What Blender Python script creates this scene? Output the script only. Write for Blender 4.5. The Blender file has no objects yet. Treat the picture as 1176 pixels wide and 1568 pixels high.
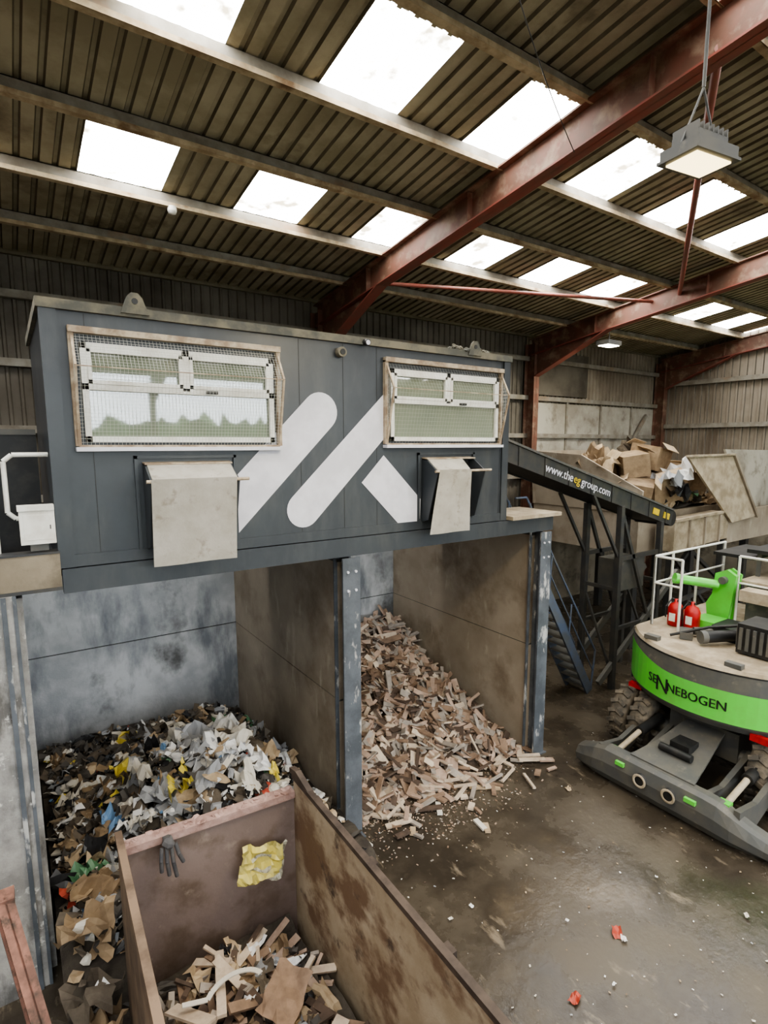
import bpy, math, random
from mathutils import Vector, Matrix, Euler, noise
random.seed(7)
U=random.uniform
def lin(c):
    c/=255.0
    return c/12.92 if c<=.04045 else ((c+.055)/1.055)**2.4
def C(r,g,b): return (lin(r),lin(g),lin(b),1)
scene=bpy.context.scene

# ---------------------------------------------------------------- materials
def M(name,c1,c2=None,scale=2.0,lo=.35,hi=.65,rough=.75,rough2=None,metal=0.0,bump=0.0,bscale=20,
      c3=None,s3=.6,lo3=.5,hi3=.7,stretch=(1,1,1),spec=.5,stretch3=None,coat=0,c4=None,s4=8,lo4=.6,hi4=.7,stretch4=(1,1,1)):
    m=bpy.data.materials.new(name); m.use_nodes=True
    nt=m.node_tree; N=nt.nodes; L=nt.links
    b=N['Principled BSDF']
    b.inputs['Roughness'].default_value=rough; b.inputs['Metallic'].default_value=metal
    b.inputs['Specular IOR Level'].default_value=spec
    b.inputs['Coat Weight'].default_value=coat
    b.inputs['Base Color'].default_value=c1
    if c2 is None and bump==0: return m
    tc=N.new('ShaderNodeTexCoord')
    def noisefac(sc,st,l,h,det=8):
        mp=N.new('ShaderNodeMapping'); mp.inputs['Scale'].default_value=st
        L.new(tc.outputs['Object'],mp.inputs['Vector'])
        n=N.new('ShaderNodeTexNoise'); n.inputs['Scale'].default_value=sc; n.inputs['Detail'].default_value=det
        n.inputs['Roughness'].default_value=.62
        L.new(mp.outputs['Vector'],n.inputs['Vector'])
        r=N.new('ShaderNodeMapRange'); r.inputs['From Min'].default_value=l; r.inputs['From Max'].default_value=h
        L.new(n.outputs['Fac'],r.inputs['Value']); return r.outputs['Result'],n
    col=None
    if c2 is not None:
        f,n=noisefac(scale,stretch,lo,hi)
        mx=N.new('ShaderNodeMix'); mx.data_type='RGBA'
        mx.inputs[6].default_value=c1; mx.inputs[7].default_value=c2
        L.new(f,mx.inputs[0]); col=mx.outputs[2]
        if rough2 is not None:
            rr=N.new('ShaderNodeMapRange'); rr.inputs['To Min'].default_value=rough; rr.inputs['To Max'].default_value=rough2
            L.new(f,rr.inputs['Value']); L.new(rr.outputs['Result'],b.inputs['Roughness'])
        for cc,ss,ll,hh,st in ((c3,s3,lo3,hi3,stretch3 or stretch),(c4,s4,lo4,hi4,stretch4)):
            if cc is None: continue
            f3,n3=noisefac(ss,st,ll,hh)
            m3=N.new('ShaderNodeMix'); m3.data_type='RGBA'; m3.inputs[7].default_value=cc
            L.new(f3,m3.inputs[0]); L.new(col,m3.inputs[6]); col=m3.outputs[2]
        L.new(col,b.inputs['Base Color'])
    if bump>0:
        f,n=noisefac(bscale,(1,1,1),0,1)
        bp=N.new('ShaderNodeBump'); bp.inputs['Strength'].default_value=bump; bp.inputs['Distance'].default_value=.02
        L.new(n.outputs['Fac'],bp.inputs['Height']); L.new(bp.outputs['Normal'],b.inputs['Normal'])
    return m
def EM(name,col,st,col2=None,scale=3):
    m=bpy.data.materials.new(name); m.use_nodes=True
    nt=m.node_tree; N=nt.nodes; L=nt.links
    for n in list(N):
        if n.type=='BSDF_PRINCIPLED': N.remove(n)
    e=N.new('ShaderNodeEmission'); e.inputs[0].default_value=col; e.inputs[1].default_value=st
    if col2:
        tc=N.new('ShaderNodeTexCoord'); n=N.new('ShaderNodeTexNoise'); n.inputs['Scale'].default_value=scale; n.inputs['Detail'].default_value=8
        L.new(tc.outputs['Object'],n.inputs['Vector'])
        r=N.new('ShaderNodeMapRange'); r.inputs['From Min'].default_value=.52; r.inputs['From Max'].default_value=.68
        L.new(n.outputs['Fac'],r.inputs['Value'])
        mx=N.new('ShaderNodeMix'); mx.data_type='RGBA'; mx.inputs[6].default_value=col; mx.inputs[7].default_value=col2
        L.new(r.outputs['Result'],mx.inputs[0]); L.new(mx.outputs[2],e.inputs[0])
    L.new(e.outputs[0],N['Material Output'].inputs['Surface'])
    return m

# ---------------------------------------------------------------- mesh builder
class MB:
    def __init__(s): s.v=[];s.f=[];s.m=[];s.s=[]
    def add(s,vs,fs,m=0,sm=False):
        o=len(s.v); s.v.extend([tuple(p) for p in vs])
        for f in fs:
            s.f.append(tuple(i+o for i in f)); s.m.append(m); s.s.append(sm)
    def box(s,c,d,m=0,rot=None):
        c=Vector(c); h=[x/2 for x in d]
        vs=[Vector((x*h[0],y*h[1],z*h[2])) for x in(-1,1) for y in(-1,1) for z in(-1,1)]
        if rot is not None:
            R=rot if isinstance(rot,Matrix) else Euler(rot).to_matrix()
            vs=[R@v for v in vs]
        s.add([v+c for v in vs],[(0,1,3,2),(4,6,7,5),(0,4,5,1),(2,3,7,6),(0,2,6,4),(1,5,7,3)],m)
    def bb(s,x0,x1,y0,y1,z0,z1,m=0):
        s.box(((x0+x1)/2,(y0+y1)/2,(z0+z1)/2),(x1-x0,y1-y0,z1-z0),m)
    def obox(s,p1,p2,w,h,m=0,up=(0,0,1)):
        p1=Vector(p1);p2=Vector(p2);d=p2-p1
        X=d.normalized(); Y=Vector(up).cross(X).normalized(); Z=X.cross(Y)
        R=Matrix((X,Y,Z)).transposed()
        s.box((p1+p2)/2,(d.length,w,h),m,R)
    def beam(s,p1,p2,h,w,tf=.02,tw=.014,m=0,up=(0,0,1),mf=None):
        p1=Vector(p1);p2=Vector(p2);d=(p2-p1).normalized()
        Y=Vector(up).cross(d).normalized(); Z=d.cross(Y)
        s.obox(p1,p2,tw,h,m,up)
        mf=m if mf is None else mf
        s.obox(p1+Z*(h/2-tf/2),p2+Z*(h/2-tf/2),w,tf,m,up)
        s.obox(p1-Z*(h/2-tf/2),p2-Z*(h/2-tf/2),w,tf,mf,up)
    def tube(s,p1,p2,r,m=0,n=10,r2=None):
        p1=Vector(p1);p2=Vector(p2);d=p2-p1
        if d.length<1e-6:return
        r2=r if r2 is None else r2
        X=d.normalized(); a=Vector((0,0,1)) if abs(X.z)<.9 else Vector((1,0,0))
        Y=a.cross(X).normalized(); Z=X.cross(Y)
        A=[p1+(Y*math.cos(t)+Z*math.sin(t))*r for t in [2*math.pi*i/n for i in range(n)]]
        B=[p2+(Y*math.cos(t)+Z*math.sin(t))*r2 for t in [2*math.pi*i/n for i in range(n)]]
        s.add(A+B,[(i,(i+1)%n,n+(i+1)%n,n+i) for i in range(n)],m,True)
        s.add(A,[tuple(range(n))[::-1]],m); s.add(B,[tuple(range(n))],m)
    def path(s,pts,r,m=0,n=8):
        for a,b in zip(pts[:-1],pts[1:]): s.tube(a,b,r,m,n)
    def prism(s,poly,off,m=0):
        poly=[Vector(p) for p in poly]; off=Vector(off); n=len(poly)
        s.add(poly+[p+off for p in poly],[tuple(range(n))[::-1],tuple(range(n,2*n))]+[(i,(i+1)%n,n+(i+1)%n,n+i) for i in range(n)],m)
    def lathe(s,c,axis,prof,m=0,n=28):
        c=Vector(c);X=Vector(axis).normalized(); a=Vector((0,0,1)) if abs(X.z)<.9 else Vector((1,0,0))
        Y=a.cross(X).normalized(); Z=X.cross(Y); vs=[];fs=[]
        for r,o in prof:
            for i in range(n):
                t=2*math.pi*i/n; vs.append(c+X*o+(Y*math.cos(t)+Z*math.sin(t))*r)
        for j in range(len(prof)-1):
            for i in range(n):
                fs.append((j*n+i,j*n+(i+1)%n,(j+1)*n+(i+1)%n,(j+1)*n+i))
        s.add(vs,fs,m,True)
    def sheet(s,c,a,b,R,m,cr=.25,n=2):
        vs=[]; o=U(0,100); mn=min(a,b)
        j_=.24/n
        for i in range(n+1):
            for j in range(n+1):
                u=i/n-.5; v=j/n-.5
                if n>2:
                    q=Vector((u*3.2+o,v*3.2,o)); h=noise.noise(q)*cr*1.6*mn+U(-.08,.08)*mn
                else: h=U(-cr,cr)*mn
                p=Vector((u*a+U(-j_,j_)*a,v*b+U(-j_,j_)*b,h))
                vs.append(R@p+c)
        w=n+1
        s.add(vs,[(i*w+j,(i+1)*w+j,(i+1)*w+j+1,i*w+j+1) for i in range(n) for j in range(n)],m)
    def blob(s,c,r,R,m,sq=(1,1,.6),n=7):
        vs=[];fs=[]
        rings=[(.0,-1),(.7,-.7),(1,-.1),(.85,.45),(.45,.85),(0,1)]
        for k,(rr,z) in enumerate(rings):
            for i in range(n):
                t=2*math.pi*i/n; q=r*U(.7,1.25)
                vs.append(R@Vector((math.cos(t)*rr*q*sq[0],math.sin(t)*rr*q*sq[1],(z+U(-.1,.1))*r*sq[2]))+c)
        for j in range(5):
            for i in range(n): fs.append((j*n+i,j*n+(i+1)%n,(j+1)*n+(i+1)%n,(j+1)*n+i))
        s.add(vs,fs,m)
    def build(s,name,mats,bevel=0):
        me=bpy.data.meshes.new(name); me.from_pydata(s.v,[],s.f)
        for mt in mats: me.materials.append(mt)
        me.polygons.foreach_set('material_index',s.m); me.polygons.foreach_set('use_smooth',s.s)
        me.update()
        ob=bpy.data.objects.new(name,me); scene.collection.objects.link(ob)
        if bevel:
            md=ob.modifiers.new('bevel','BEVEL'); md.width=bevel; md.segments=2; md.limit_method='ANGLE'
        return ob
def text2d(body,size):
    cu=bpy.data.curves.new('t','FONT'); cu.body=body; cu.size=size; cu.resolution_u=3
    ob=bpy.data.objects.new('t',cu); scene.collection.objects.link(ob)
    dg=bpy.context.evaluated_depsgraph_get(); me=bpy.data.meshes.new_from_object(ob.evaluated_get(dg))
    vs=[(v.co.x,v.co.y) for v in me.vertices]; fs=[tuple(p.vertices) for p in me.polygons]
    mn=min(v[0] for v in vs); vs=[(x-mn,y) for x,y in vs]
    bpy.data.objects.remove(ob); bpy.data.curves.remove(cu); bpy.data.meshes.remove(me)
    return vs,fs
def rotm(tilt=1.0):
    return Euler((U(-tilt,tilt),U(-tilt,tilt),U(0,6.283))).to_matrix()
def nz(x,y,sc=1.0,o=0): return noise.noise(Vector((x*sc+o,y*sc-o,o*1.7)))

# ---------------------------------------------------------------- palette
m_roof=M('roof_sheet',C(172,164,142),C(144,136,114),1.1,.4,.62,.85,c3=C(98,88,70),s3=.8,lo3=.57,hi3=.72,bump=.15,bscale=30)
m_rib=M('roof_rib',C(122,114,96),C(98,90,74),1.3,.4,.62,.85)
m_sky=EM('skylight',(1,.985,.94,1),9.0,(.16,.14,.10,1),2.4)
m_purlin=M('purlin',C(150,146,136),C(120,112,100),3,.35,.65,.7,c3=C(150,120,90),s3=1.2,lo3=.58,hi3=.75)
m_dust=M('purlin_dust',C(196,180,152),C(150,132,106),4,.35,.65,.9,c3=C(128,104,78),s3=1.7,lo3=.54,hi3=.66)
m_rust=M('rafter_paint',C(122,80,66),C(104,78,64),2.5,.35,.62,.6,c3=C(148,126,108),s3=3,lo3=.50,hi3=.68,bump=.15)
m_red=M('rafter_red',C(146,74,62),C(124,80,68),3,.35,.65,.55)
m_clad=M('wall_cladding',C(112,106,96),C(90,84,74),.8,.35,.65,.7,c3=C(66,60,52),s3=.4,lo3=.5,hi3=.7)
m_clad2=M('wall_cladding_light',C(156,146,132),C(130,120,106),.7,.35,.65,.7,c3=C(102,90,76),s3=.5,lo3=.46,hi3=.66,stretch3=(1,1,.5))
m_conc=M('concrete_bay',C(196,198,200),C(160,163,166),1.3,.38,.62,.5,c3=C(116,120,126),s3=1.5,lo3=.50,hi3=.66,bump=.25,stretch3=(1,1,.35),c4=C(92,92,92),s4=.7,lo4=.55,hi4=.66,stretch4=(1,1,.8))
m_cpost=M('concrete_weathered',C(170,168,164),C(134,132,130),3,.38,.62,.8,c3=C(100,98,96),s3=3,lo3=.52,hi3=.64,bump=.4,stretch3=(1,1,.4),c4=C(200,198,194),s4=7,lo4=.6,hi4=.66)
m_concb=M('concrete_wall',C(160,150,132),C(120,110,94),.8,.35,.65,.85,c3=C(90,82,70),s3=2,lo3=.5,hi3=.7,bump=.2)
m_div=M('divider_panel',C(166,155,140),C(146,135,120),1.2,.35,.65,.5,c3=C(118,105,89),s3=.9,lo3=.5,hi3=.68,bump=.15,c4=C(188,180,166),s4=3,lo4=.6,hi4=.75,stretch4=(1,1,.3))
m_post=M('post_paint',C(96,101,108),C(76,81,87),3,.4,.6,.5,c3=C(180,180,178),s3=6,lo3=.57,hi3=.64,bump=.2,stretch3=(1,1,.4))
m_cabin=M('cabin_paint',C(62,67,72),C(54,58,63),1.5,.35,.65,.36,c3=C(72,75,77),s3=3,lo3=.5,hi3=.7,stretch3=(1,1,.3))
m_cabdust=M('cabin_dust',C(124,118,102),C(88,88,82),4,.4,.6,.9)
m_white=M('logo_white',C(216,216,224),C(202,202,210),3,.4,.6,.5)
m_upvc=M('upvc',C(228,228,222),C(206,202,192),5,.45,.7,.4)
m_wire=M('cage_steel',C(186,172,150),C(140,122,102),6,.4,.6,.6)
m_meshw=M('cage_mesh',C(190,190,182),rough=.5)
m_glass=M('window_glass',C(118,128,112),C(134,142,124),1.2,.35,.65,.03,spec=1.0,coat=.8)
m_flap=M('rubber_flap',C(172,168,160),C(156,152,142),4,.35,.65,.8,bump=.2,c3=C(136,130,118),s3=7,lo3=.56,hi3=.7)
m_dark=M('dark_steel',C(54,55,57),C(68,66,62),4,.4,.6,.5)
m_black=M('black_paint',C(28,29,30),C(48,46,44),5,.45,.65,.5)
m_floor=M('floor_concrete',C(86,78,67),C(58,52,45),.8,.40,.60,.40,rough2=.08,c3=C(108,97,82),s3=.4,lo3=.56,hi3=.72,bump=.35,bscale=7,c4=C(124,113,98),s4=4,lo4=.60,hi4=.70,stretch4=(1,.4,1))
m_mat=M('wall_liner_panel',C(178,174,162),C(150,144,132),1,.4,.6,.8,c3=C(120,112,100),s3=2,lo3=.55,hi3=.7)
m_green=M('handler_green',C(100,208,78),C(106,190,80),3,.45,.7,.3,coat=.3)
m_hgrey=M('handler_grey',C(82,83,82),C(98,95,88),3,.4,.65,.5,c3=C(130,122,110),s3=5,lo3=.6,hi3=.78)
m_hdust=M('handler_dust',C(178,165,144),C(146,133,112),3,.4,.6,.9)
m_redp=M('red_paint',C(190,30,30),C(150,28,28),4,.4,.6,.4)
m_yel=M('yellow',C(225,195,40),C(190,165,40),4,.4,.6,.5)
m_blue=M('stair_steel',C(80,92,114),C(86,90,96),4,.4,.6,.5)
m_tyre=M('tyre_rubber',C(74,70,64),C(120,110,96),6,.4,.65,.9)
m_skip_in=M('skip_inside',C(128,114,108),C(112,98,92),1.0,.35,.65,.45,c3=C(100,86,76),s3=2.5,lo3=.50,hi3=.66,bump=.15,c4=C(146,134,124),s4=4,lo4=.6,hi4=.75)
m_skip_mud=M('skip_muddy',C(168,154,134),C(148,132,110),2.2,.35,.6,.7,c3=C(110,88,70),s3=1.5,lo3=.50,hi3=.60,bump=.3,bscale=8,stretch3=(1,.9,1.3),c4=C(78,64,54),s4=2.6,lo4=.58,hi4=.66)
m_skip_rim=M('skip_rim',C(170,144,136),C(134,106,98),6,.35,.65,.8,bump=.4)
m_skip_dk=M('skip_edge',C(80,68,60),C(58,48,42),5,.4,.6,.7)

W=[M('paper_white',C(226,226,226),rough=.7),M('paper_offwhite',C(204,199,189),rough=.8),M('plastic_grey',C(152,154,158),rough=.4),
   M('waste_dark',C(74,70,66),rough=.7),M('cardboard',C(150,130,104),C(122,102,80),5,rough=.85),M('cardboard_tan',C(184,165,138),C(158,138,112),5,rough=.85),
   M('plastic_blue',C(112,146,184),rough=.35),M('plastic_green',C(84,124,92),rough=.4),M('plastic_yellow',C(222,204,96),rough=.4),
   M('plastic_red',C(170,76,60),rough=.5),M('plastic_black',C(40,40,42),rough=.25),M('waste_mud',C(108,98,86),C(80,72,63),6,rough=.9)]
WD=[M('timber_pale',C(200,185,166),C(172,155,138),7,rough=.85),M('timber_pink',C(178,156,140),C(152,130,115),7,rough=.85),
    M('timber_brown',C(142,119,100),C(114,94,78),7,rough=.85),M('timber_grey',C(162,153,144),C(132,124,116),7,rough=.9),M('timber_dark',C(92,76,65),C(70,58,50),7,rough=.9)]
m_heap=M('heap_base',C(74,68,60),C(52,46,41),4,.4,.6,.95,bump=.6)
m_woodbase=M('wood_base',C(100,85,73),C(70,59,50),8,.4,.6,.95,bump=.6)

# ---------------------------------------------------------------- building shell
X0,X1=-8.6,21.55; YB=12.6; RID=-3.0; YF=-18.6
def zr(y):
    if y<RID: y=2*RID-y
    return 10.58-.132*y
purl=[12.55-1.53*i for i in range(0,11)]
purl_y=[p for p in purl if p>RID+.3]
mir=[2*RID-p for p in purl_y]
mb=MB(); sk=MB(); pu=MB()
pitch=.225
k0=int((X0-1.16)/pitch)-1
rows=[(purl_y[i+1],purl_y[i]) for i in range(len(purl_y)-1)]
rows.append((RID,purl_y[-1]))
allrows=[(a,b,i in (2,4,6,8)) for i,(a,b) in enumerate(rows)]
allrows+=[(2*RID-b,2*RID-a,s) for a,b,s in allrows]
pr5=[(0,0),(.14,0),(.16,.04),(.205,.04),(.225,0)]
for (ya,yb,s) in allrows:
    k=k0
    while True:
        xa=1.16+k*pitch
        if xa>X1: break
        sky=s and (k%10) in (0,1,2,3,4)
        y1=ya+.27 if sky else yb
        A=[(xa+px,ya,zr(ya)+pz) for px,pz in pr5]; B=[(xa+px,y1,zr(y1)+pz) for px,pz in pr5]
        mb.add(A+B,[(0,1,6,5),(2,3,8,7)],0); mb.add(A+B,[(1,2,7,6),(3,4,9,8)],1)
        if sky and k%10==0:
            ys=ya+.25
            nn=20; vs=[]
            for i in range(nn+1):
                x=xa+1.125*i/nn; dz=.012*math.cos(i*math.pi*.5)
                vs+= [(x,ys,zr(ys)+dz*.3),(x,yb,zr(yb)+dz*.3)]
            sk.add(vs,[(2*i,2*i+1,2*i+3,2*i+2) for i in range(nn)],0)
        k+=1
mb.bb(X0,X1,12.5,12.62,zr(12.6)-.05,zr(12.6)+.12,1)
mb.build('ceiling',[m_roof,m_rib])
sk.build('window_skylights',[m_sky])
for y in purl_y+mir:
    if y>12.4 or y<-18.4: continue
    z=zr(y)-.01
    pu.bb(X0,X1,y-.012,y+.012,z-.2,z,0)
    pu.bb(X0,X1,y-.085,y+.012,z-.215,z-.195,1)
    pu.bb(X0,X1,y-.09,y-.078,z-.215,z-.155,1)
    pu.bb(X0,X1,y-.012,y+.075,z-.01,z+.0,0)
pu.build('trim_purlins',[m_purlin,m_dust])
def zf(y): return zr(y)+.1
fr=MB()
for x in (-1.1,6.4,13.9,21.35):
    for sgn in (1,-1):
        def P(y,off): 
            yy=y if sgn>0 else 2*RID-y
            return (x,yy,zf(yy)+off)
        fr.beam(P(12.3,-.56),P(RID,-.56),.5,.24,.025,.016,0,mf=1)
        yw=12.3 if sgn>0 else 2*RID-12.3
        fr.beam((x,yw,0),(x,yw,zf(yw)-.45),.4,.24,.022,.014,0,up=(0,1,0))
        h=[P(12.1,-.8),P(9.6,-.8),(x,(12.1 if sgn>0 else 2*RID-12.1),zf(yw)-1.45)]
        h=[Vector(q)+Vector((-.008,0,0)) for q in h]
        fr.prism(h,(.016,0,0),0)
        fr.obox(Vector(h[2])+Vector((.008,0,0)),Vector(h[1])+Vector((.008,0,0)),.24,.025,1)
    for y in (10,7,4,1,-1.5):
        fr.bb(x-.11,x+.11,y-.008,y+.008,zf(y)-.78,zf(y)-.34,0)
fr.tube((6.4,9.8,8.7),(13.9,8.4,9.1),.04,1); fr.tube((6.4,3.3,9.55),(13.9,7.7,9.15),.05,1)
fr.build('trim_steel_frames',[m_rust,m_red])

def cladY(mbb,y,xa,xb,z0,ztop,p=.2,d=.035,m=0):
    x=xa
    while x<xb-1e-4:
        pr=[(0,0),(.12,0),(.14,-d),(.18,-d),(.2,0)]
        A=[(min(x+a,xb),y+b,z0) for a,b in pr]; B=[(min(x+a,xb),y+b,ztop) for a,b in pr]
        mbb.add(A+B,[(i,i+1,6+i,5+i) for i in range(4)],m); x+=p
wb=MB()
cladY(wb,YB,X0,13.9,3.4,zr(YB)+.05,m=0); cladY(wb,YB,13.9,X1,3.0,zr(YB)+.05,m=2)
wb.bb(X0,X1,YB-.1,YB+.15,0,3.4,1)
for (a,b) in ((14.05,15.9),(15.95,17.8),(17.85,19.7),(19.75,21.25)): wb.bb(a,b,YB-.09,YB-.05,3.4,6.85,5); 
wb.bb(14.05,17.0,YB-.1,YB-.06,7.1,8.5,0)
for z in (4.4,5.7,6.9,8.1): wb.bb(X0,X1,YB-.2,YB-.06,z,z+.14,4)
wb.obox((19.2,YB-.2,4.9),(20.6,YB-.2,6.6),.08,.12,4)
for x in (15.92,17.82,19.72): wb.bb(x-.04,x+.04,YB-.14,YB-.05,3.4,6.9,4)
wb.build('wall_back',[m_clad,m_concb,m_clad2,m_concb,m_purlin,m_mat])
we=MB()
y=YF
pr=[(0,0),(.15,0),(.17,-.04),(.23,-.04),(.25,0)]
while y<YB:
    A=[(X1+b,y+a,2.8) for a,b in pr];B=[(X1+b,y+a,zr(y+a)+.05) for a,b in pr]
    we.add(A+B,[(i,i+1,6+i,5+i) for i in (0,2)],0); we.add(A+B,[(i,i+1,6+i,5+i) for i in (1,3)],3); y+=.25
we.bb(X1-.1,X1+.15,YF,YB,0,2.8,1)
for z in (4.4,6.1,7.7): we.bb(X1-.2,X1-.07,YF,YB,z,z+.16,2)
we.build('wall_right',[m_clad2,m_concb,m_purlin,m_clad])
wl=MB()
y=YF
while y<YB:
    A=[(X0-b,y+a,2.8) for a,b in pr];B=[(X0-b,y+a,zr(y+a)+.05) for a,b in pr]
    wl.add(A+B,[(i,i+1,6+i,5+i) for i in range(4)],0); y+=.25
wl.bb(X0-.15,X0+.1,YF,YB,0,2.8,1)
wl.build('wall_left',[m_clad,m_concb])
fl=MB(); fl.bb(-40,60,-60,13,-.2,0,0); fl.build('floor',[m_floor])
hd=MB(); n=220
vs=[];fs=[]
for i in range(n+1):
    for j in range(9):
        x=-50+i*.6; z=j*.95*(1+.10*nz(x,0,.25)+.16*nz(x,0,1.1,4)+.1*nz(x,j,2.3,9))
        vs.append((x,-40+1.5*nz(x,z,.6,3)+.8*nz(x,z,1.7,6)+j*.2,z))
for i in range(n):
    for j in range(8): fs.append((i*9+j,(i+1)*9+j,(i+1)*9+j+1,i*9+j+1))
hd.add(vs,fs,0); hd.build('hedge_row',[M('leaves',C(104,124,88),C(56,72,50),1.5,.4,.6,.9)])

# ---------------------------------------------------------------- bays
bw=MB()
bw.bb(-.2,7.6,10.55,10.75,0,1.98); bw.bb(-.2,7.6,10.55,10.75,2.0,4.03)
bw.bb(-.2,7.6,10.57,10.74,1.97,2.01,1)
for x in (5.5,): bw.bb(x-.006,x+.006,10.545,10.55,0,4.03,1)
bw.build('bay_back_wall',[m_conc,m_dark])
for x in (3.6,7.42):
    d=MB()
    d.bb(x-.08,x+.08,6.36,10.54,0,1.985,0); d.bb(x-.08,x+.08,6.36,10.54,2.0,3.95,0); d.bb(x-.07,x+.07,6.36,10.54,1.98,2.01,1)
    d.bb(x-.1,x+.1,6.34,10.54,3.95,3.99,1)
    d.bb(x-.13,x+.13,6.12,6.15,0,4.03,2); d.bb(x-.13,x+.13,6.36,6.385,0,4.03,2); d.bb(x-.012,x+.012,6.15,6.37,0,4.03,2)
    d.bb(x-.17,x+.17,6.08,6.42,0,.02,2)
    for z in (3.85,3.6):
        for xx in (-.06,.06): d.tube((x+xx,6.12,z),(x+xx,6.1,z),.018,3,8)
    d.build('storage_bay_divider',[m_div,m_dark,m_post,m_white])
lw=MB()
lw.bb(-.3,.03,6.3,10.54,0,4.03,0); lw.bb(-.75,-.05,6.1,6.3,0,4.1,0); lw.bb(-.05,-.02,6.09,6.3,0,4.1,1)
lw.bb(-.14,-.10,6.07,6.1,0,4.1,1)
lw.build('storage_bay_side',[m_cpost,m_post])

pf=MB()
pf.bb(.37,7.62,6.16,6.26,4.05,4.29,0); pf.bb(-3.2,.36,6.14,6.3,4.12,4.46,1); pf.bb(-3.2,.36,6.13,6.32,4.46,4.48,3); pf.bb(-3.2,.36,6.12,6.32,4.1,4.13,3)
pf.bb(-3.2,7.62,6.3,8.8,4.2,4.29,0); pf.bb(6.52,7.7,6.05,7.0,4.3,4.36,2)
pf.bb(-3.2,7.62,8.7,8.8,4.05,4.29,0)
for x in (-3.1,-1.0): pf.bb(x-.1,x+.1,8.6,8.8,0,4.1,0)
pf.bb(-3.1,-2.9,6.15,6.35,0,4.12,0)
pf.build('elevated_platform',[m_cabin,m_concb,m_hdust,m_dark])

# ---------------------------------------------------------------- picking cabin
cx0,cx1,cz0,cz1,cy=.37,6.48,4.3,6.83,6.2
cb=MB()
cb.bb(cx0,cx1,cy,cy+2.44,cz0,cz1-.08,0)
cb.bb(cx0-.04,cx1+.03,cy-.05,cy+2.5,cz1-.09,cz1,1)
cb.bb(cx0-.02,cx0+.12,cy-.03,cy+.05,cz0,cz1-.09,0); cb.bb(cx1-.12,cx1+.01,cy-.03,cy+.05,cz0,cz1-.09,0)
cb.bb(cx0,cx1,cy-.02,cy,cz0,cz0+.12,0)
for x in (.72,2.95,3.55,4.05,6.33): cb.bb(x-.003,x+.003,cy-.003,cy,cz0+.12,cz1-.1,2)
for lx in (1.17,5.72):
    cb.prism([(lx-.13,cy-.07,cz1-.06),(lx+.13,cy-.07,cz1-.06),(lx+.07,cy-.07,cz1+.1),(lx+.03,cy-.07,cz1+.14),(lx-.03,cy-.07,cz1+.14),(lx-.07,cy-.07,cz1+.1)],(0,.03,0),1)
    cb.tube((lx,cy-.075,cz1+.06),(lx,cy-.06,cz1+.06),.03,2)
for i in range(26): cb.blob(Vector((5.35+U(0,.75),cy+U(-.03,.1),cz1+U(0,.05))),U(.03,.06),rotm(.5),1)
cb.tube((3.5,cy,6.62),(3.5,cy-.09,6.62),.06,1,14); cb.tube((3.5,cy-.09,6.62),(3.5,cy-.1,6.62),.035,2,12)
cb.tube((3.85,cy,6.78),(3.85,cy-.12,6.76),.04,2,12); cb.tube((3.85,cy-.12,6.76),(3.85,cy-.125,6.76),.03,3,12)
def logo(poly): cb.prism([(x,cy-.004,z) for x,z in poly],(0,-.004,0),3)
def arc(cx,cz,r,a0,a1,n=14): return [(cx+r*math.cos(math.radians(a0+(a1-a0)*i/n)),cz+r*math.sin(math.radians(a0+(a1-a0)*i/n))) for i in range(n+1)]
logo([(2.04,4.38)]+arc(3.22,5.89,.235,-45,135)+[(2.04,5.04)])
logo([(4.15,5.56),(4.15,6.14)]+arc(2.97,4.70,.22,135,315))
logo([(4.155,5.35),(3.81,5.0),(4.50,4.31),(4.60,4.31),(4.77,4.45),(4.78,4.73)])
for (a,b,fa,fb,fa2,fb2) in ((1.08,2.14,1.16,2.02,1.15,2.0),(4.72,5.78,4.82,5.4,4.70,5.42)):
    z1=5.38
    cb.bb(a,b,cy-.03,cy,z1-.03,z1,0); cb.bb(a,a+.03,cy-.03,cy,4.4,z1,0); cb.bb(b-.03,b,cy-.03,cy,4.4,z1,0)
    cb.bb(a+.08,b-.08,cy-.006,cy-.002,4.5,z1-.1,2)
    for xx in (a+.08,b-.1):
        cb.prism([(xx,cy,z1-.1),(xx,cy-.12,z1-.1),(xx,cy-.36,5.12),(xx,cy-.16,4.45),(xx,cy,4.4)],(.02,0,0),0)
    cb.prism([(a+.08,cy,z1-.08),(b-.08,cy,z1-.08),(b-.08,cy-.13,z1-.09),(a+.08,cy-.13,z1-.09)],(0,0,.015),4)
    cb.prism([(a+.1,cy-.12,z1-.1),(b-.1 if a<2 else 5.45,cy-.12,z1-.1),(b-.1 if a<2 else 5.42,cy-.33,5.14),(a+.1,cy-.33,5.14)],(0,0,.012),5)
    cb.tube((a+.04,cy-.36,5.13),(b+.02,cy-.36,5.13),.018,4,10)
    nx,nzz=6,8; vs=[];fs=[]
    for j in range(nzz+1):
        for i in range(nx+1):
            u=i/nx; v=j/nzz
            xa=fa+(fa2-fa)*v; xb=fb+(fb2-fb)*v
            vs.append((xa+(xb-xa)*u,cy-.385+.015*math.sin(u*7+v*3)*v+.05*v,5.15-.88*v))
    for j in range(nzz):
        for i in range(nx): fs.append((j*(nx+1)+i,j*(nx+1)+i+1,(j+1)*(nx+1)+i+1,(j+1)*(nx+1)+i))
    cb.add(vs,fs,5,True)
def lerp(p,q,t): return tuple(p[k]+(q[k]-p[k])*t for k in range(3))
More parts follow.
